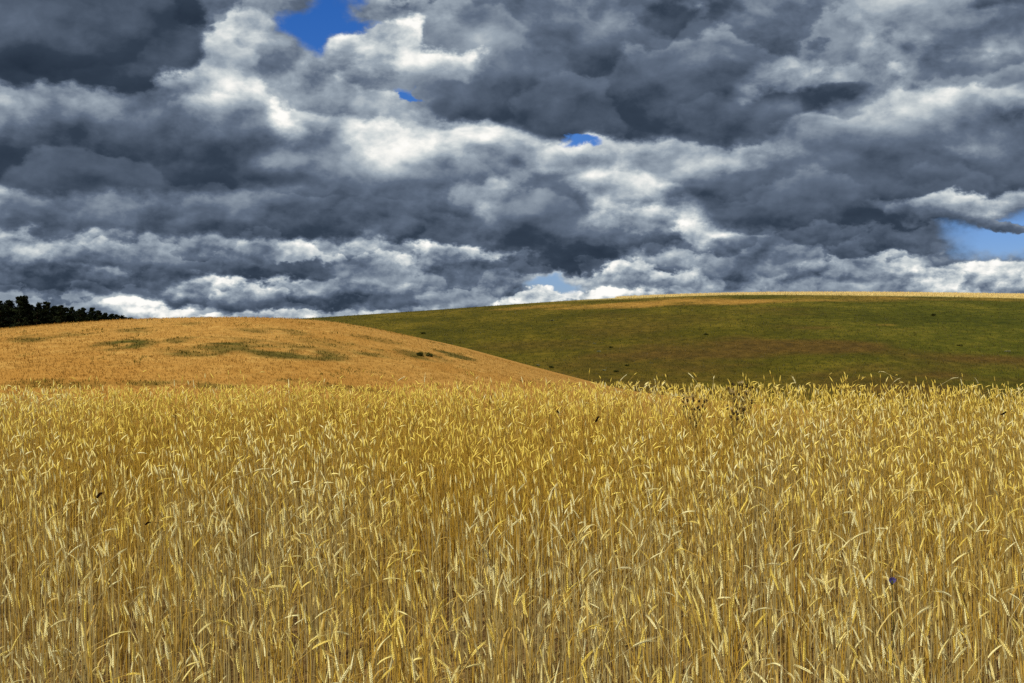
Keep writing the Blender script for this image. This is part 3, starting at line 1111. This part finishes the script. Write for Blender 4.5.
def shrub(px, py, zf, d0, d1, w, h, pale, label, seed):
    r = np.random.default_rng(seed)
    x, y, z = hill_place(px, py, zf, d0, d1)
    t = thing("shrub", (x, y, z - .05), label, "shrub", "shrubs scattered on the hills")
    st = []
    cs, rs = [], []
    for i in range(15):
        a = r.uniform(0, 6.28); q = r.uniform(.15, 1) * w * .45
        e = np.array([np.cos(a) * q, np.sin(a) * q, h * r.uniform(.2, .8) * (1.1 - q / w)])
        st.append(poly_tube([[0, 0, 0], e * [.4, .4, .55], e], [.05, .035, .015], 5))
        cs.append(e); rs.append(np.array([w * .22, w * .22, h * .25]) * r.uniform(.7, 1.3))
    v, f = join(st)
    mesh_object("stem", v, [f], TWIG, t)
    v, f, tt = leaf_cloud(cs, rs, 34, .10 * w ** .5, r)
    mesh_object("foliage", v, [f], SHRUB_PALE if pale else SHRUB_DARK, t, attrs={'tint': tt})


GR = (green_z, GREEN_D0, GREEN_D1 + 5)
GO = (gold_z, GOLD_D0, GOLD_D1 + 5)
for k, (px, py, hill, w, h, pale, label) in enumerate([
    (934, 316, GR, 2.4, 1.4, 0, "lone dark bush high on the green hill, close under the pale crest"),
    (551, 368, GR, 1.9, 1.1, 0, "low dark bush at the foot of the green hill next to the straw hill's end"),
    (538, 366, GR, 1.6, .8, 1, "small pale shrub left of the low dark bush at the green hill's foot"),
    (604, 371, GR, 1.5, .8, 1, "pale shrub right above the crop's brow at the green hill's foot"),
    (616, 372, GR, 1.8, .9, 0, "flat olive bush beside the pale shrub above the crop's brow"),
    (599, 352, GR, 1.6, .8, 1, "pale shrub on the lower green slope, larger of a pair"),
    (611, 348, GR, 1.5, .9, 0, "dark shrub of a pair on the lower green slope beside a pale one"),
    (594, 344, GR, 1.4, .6, 1, "tiny pale shrub just above the pair on the lower green slope"),
    (552, 321, GR, 2.0, .7, 1, "pale shrub up on the green slope under the orange patch"),
    (423, 334, GR, 2.4, 1.2, 0, "dark bush on the green slope right beside the straw hill's shoulder"),
    (627, 366, GR, 1.5, .9, 0, "small dark shrub alone on the shade-browned foot of the green hill"),
    (706, 335, GR, 2.0, .8, 0, "dark low shrub halfway up the green hill above the brown patch"),
    (1008, 352, GR, 2.2, .8, 1, "pale shrub low on the green hill near the picture's edge"),
    (960, 346, GR, 2.0, .9, 0, "dark tuft of scrub low on the green hill beyond the brown patch"),
    (420, 356, GO, 1.3, .9, 0, "dark bush on the straw hill, left one of two at the hill's tapering end"),
    (429, 356.5, GO, 1.2, .8, 0, "dark bush on the straw hill, outermost of two at the hill's tapering end"),
]):
    f = .6 if hill is GO else .66
    shrub(px, py, *hill, w * f, h * f, pale, label, 500 + k)


# ------------------------------------------------------------------ weeds in the crop
WEED = blade_material("dried_weed_stem", [(0.0, lin(130, 110, 54)), (1.0, lin(176, 150, 80))], .1, .7, .1)
HEAD = blade_material("dark_seed_head", [(0.0, lin(34, 26, 12)), (1.0, lin(80, 62, 34))], .1, .8, .1)
FLUFF = blade_material("seed_down", [(0.0, lin(170, 146, 90)), (1.0, lin(214, 194, 140))], .4, .8, .1)
PETAL = blade_material("blue_petal", [(0.0, lin(54, 46, 92)), (1.0, lin(92, 84, 136))], .3, .6, .2)
CALYX = blade_material("green_calyx", [(0.0, lin(48, 54, 26)), (1.0, lin(84, 90, 48))], .2, .7, .1)
DEAD = blade_material("withered_brown", [(0.0, lin(46, 28, 14)), (1.0, lin(84, 54, 28))], .15, .7, .1)


def ball(c, rx, rz, r, seg=7, rings=5, rough=.18):
    a = np.linspace(0, np.pi, rings)
    b = np.arange(seg) / seg * 2 * np.pi
    v = np.stack([np.sin(a)[:, None] * np.cos(b) * rx, np.sin(a)[:, None] * np.sin(b) * rx, -np.cos(a)[:, None] * rz + 0 * b], -1)
    v = v * (1 + r.normal(0, rough, (rings, seg, 1))) + np.array(c)
    idx = np.arange(rings * seg).reshape(rings, seg); nx = np.roll(idx, -1, 1)
    return v.reshape(-1, 3), np.stack([idx[:-1], nx[:-1], nx[1:], idx[1:]], -1).reshape(-1, 4)


def spikes(c, n, length, width, r, up=0.2):
    d = r.normal(0, 1, (n, 3)); d[:, 2] = np.abs(d[:, 2]) * .8 + up
    d /= np.linalg.norm(d, axis=1)[:, None]
    s = np.cross(d, r.normal(0, 1, (n, 3))); s /= np.linalg.norm(s, axis=1)[:, None]
    b = np.array(c) + d * length * .25
    v = np.stack([b - s * width, b + s * width, b + d * length], 1).reshape(-1, 3)
    return v, np.arange(n * 3).reshape(-1, 3)


def thistle(px, py, yy, heads, spread, depth, label, seed):
    r = np.random.default_rng(seed)
    x = (px - CX) / F * yy
    z = float(ground_z(x, yy))
    top = (CY - py) / F * yy - z
    t = thing("dried_thistle", (x, yy, z), label, "thistle", "dried thistles in the crop")
    st = [poly_tube([[0, 0, 0], [.01, 0, top * .5], [.0, .01, top * .85]], [.006, .005, .003], 6)]
    for i in range(heads):
        e = np.array([r.uniform(-spread, spread), r.uniform(-.08, .05), top - r.random() ** 1.2 * depth])
        b = np.array([0, 0, max(e[2] - r.uniform(.1, .25), top * .35)])
        st.append(poly_tube([b, (b + e) / 2 + [e[0] * .2, 0, -.01], e], [.003, .0025, .002], 5))
        v, f = ball(e, .0078, .0095, r)
        hd = mesh_object("seed_head", v, [f], HEAD, t, attrs={'tint': np.full(len(v), r.random())})
        if r.random() < .3:
            v, f = spikes(e + [0, 0, .012], 16, .02, .0018, r, .6)
            mesh_object("seed_down", v, [f], FLUFF, hd, attrs={'tint': np.full(len(v), r.random())})
    v, f = join(st)
    mesh_object("stem", v, [f], WEED, t, attrs={'tint': np.full(len(v), .4)})
    for i in range(5):
        hgt = r.uniform(.45, .8) * top
        a = r.uniform(0, 6.28)
        k = np.linspace(0, 1, 6)
        P = np.stack([np.cos(a) * k * .10, np.sin(a) * k * .10, hgt + .05 * k - .08 * k * k], -1)
        w = np.array([.004, .014, .007, .012, .006, .0005])
        side = np.array([-np.sin(a), np.cos(a), .2])
        v = np.stack([P - side * w[:, None], P + side * w[:, None]], 1).reshape(-1, 3)
        idx = np.arange(12).reshape(6, 2)
        q = np.stack([idx[:-1, 0], idx[:-1, 1], idx[1:, 1], idx[1:, 0]], -1)
        mesh_object("leaf", v, [q], WEED, t, attrs={'tint': np.full(len(v), r.random())})


thistle(741, 384, 9.6, 34, .10, .19, "tallest dark dried thistle with seed heads standing above the crop's brow", 601)
thistle(695, 398, 9.2, 24, .09, .09, "wide low cluster of dark thistle heads left of the tall dried thistle", 602)
thistle(734, 410, 8.6, 9, .03, .06, "small dark thistle in the crop just under the tall dried thistle", 603)


def cornflower(px, py, label, seed):
    r = np.random.default_rng(seed)
    k = (py - CY) / F
    yy = 1.355 / (.1 + k)
    x = (px - CX) / F * yy
    z = float(ground_z(x, yy)); top = -k * yy - z
    t = thing("cornflower", (x, yy, z), label, "wild flower")
    v, f = poly_tube([[.02, .02, 0], [.012, 0, top * .5], [0, 0, top - .01]], [.0016, .0014, .0012], 6)
    mesh_object("stem", v, [f], CALYX, t, attrs={'tint': np.full(len(v), .6)})
    v, f = ball([0, 0, top - .006], .006, .009, r, 8, 6, .06)
    mesh_object("calyx", v, [f], CALYX, t, attrs={'tint': np.full(len(v), .3)})
    for i in range(9):
        a = i / 9 * 6.283 + r.normal(0, .1)
        d = np.array([np.cos(a), -.4, np.sin(a) * .85 + .3]); s = np.array([-np.sin(a), 0, np.cos(a)])
        b = np.array([0, 0, top])
        pts = [b - s * .001, b + s * .001, b + d * .008 + s * .0035, b + d * .015 + s * .0042, b + d * .012, b + d * .015 - s * .0042, b + d * .008 - s * .0035]
        mesh_object("petal", np.array(pts), [np.array([[0, 1, 2, 6]]), np.array([[6, 2, 4]]), np.array([[2, 3, 4], [6, 4, 5]])], PETAL, t,
                    attrs={'tint': np.full(7, r.random())})


cornflower(892, 581, "single violet blue cornflower among the front stalks", 611)


def withered(px, py, ang, length, label, seed):
    r = np.random.default_rng(seed)
    k = (py - CY) / F
    yy = 1.33 / (.1 + k)
    x = (px - CX) / F * yy
    z = float(ground_z(x, yy)); top = -k * yy - z
    t = thing("withered_leaf", (x, yy, z), label, "dead leaf", "withered brown leaves in the crop")
    v, f = poly_tube([[.03, .03, 0], [.015, .01, top * .6], [0, 0, top]], [.0018, .0016, .0012], 5)
    mesh_object("stem", v, [f], STEM_MAT, t, attrs={'tint': np.full(len(v), .4)})
    q = np.linspace(-.5, .5, 7)
    P = np.stack([q * length * np.cos(ang), -.01 - .01 * np.cos(q * 5), top + q * length * np.sin(ang) + .004 * np.sin(q * 7)], -1)
    n = np.array([-np.sin(ang), 0, np.cos(ang)])
    w = length * np.array([.02, .11, .15, .14, .15, .10, .01])
    up = P + n * w[:, None]; dn = P - n * w[:, None]; up[:, 1] -= .006
    v = np.stack([up, P + [0, .006, 0], dn], 1).reshape(-1, 3)
    i = np.arange(21).reshape(7, 3)
    qd = np.concatenate([np.stack([i[:-1, c], i[:-1, c + 1], i[1:, c + 1], i[1:, c]], -1) for c in (0, 1)])
    mesh_object("blade", v, [qd], DEAD, t, attrs={'tint': np.full(21, r.random() * .6)})


withered(100, 495, .62, .044, "thick dark brown withered leaf slanting among the ears, largest dead leaf", 621)
withered(557, 411, -.9, .045, "dark withered leaf slanting down in the dense upper crop right of centre", 622)
withered(597, 419, .9, .05, "dark withered leaf slanting up in the dense upper crop", 623)
withered(1003, 413, .3, .05, "dark withered leaf in the upper crop near the picture's edge", 624)
withered(148, 523, .2, .03, "tiny dark withered leaf below and beside the thick dark one", 625)
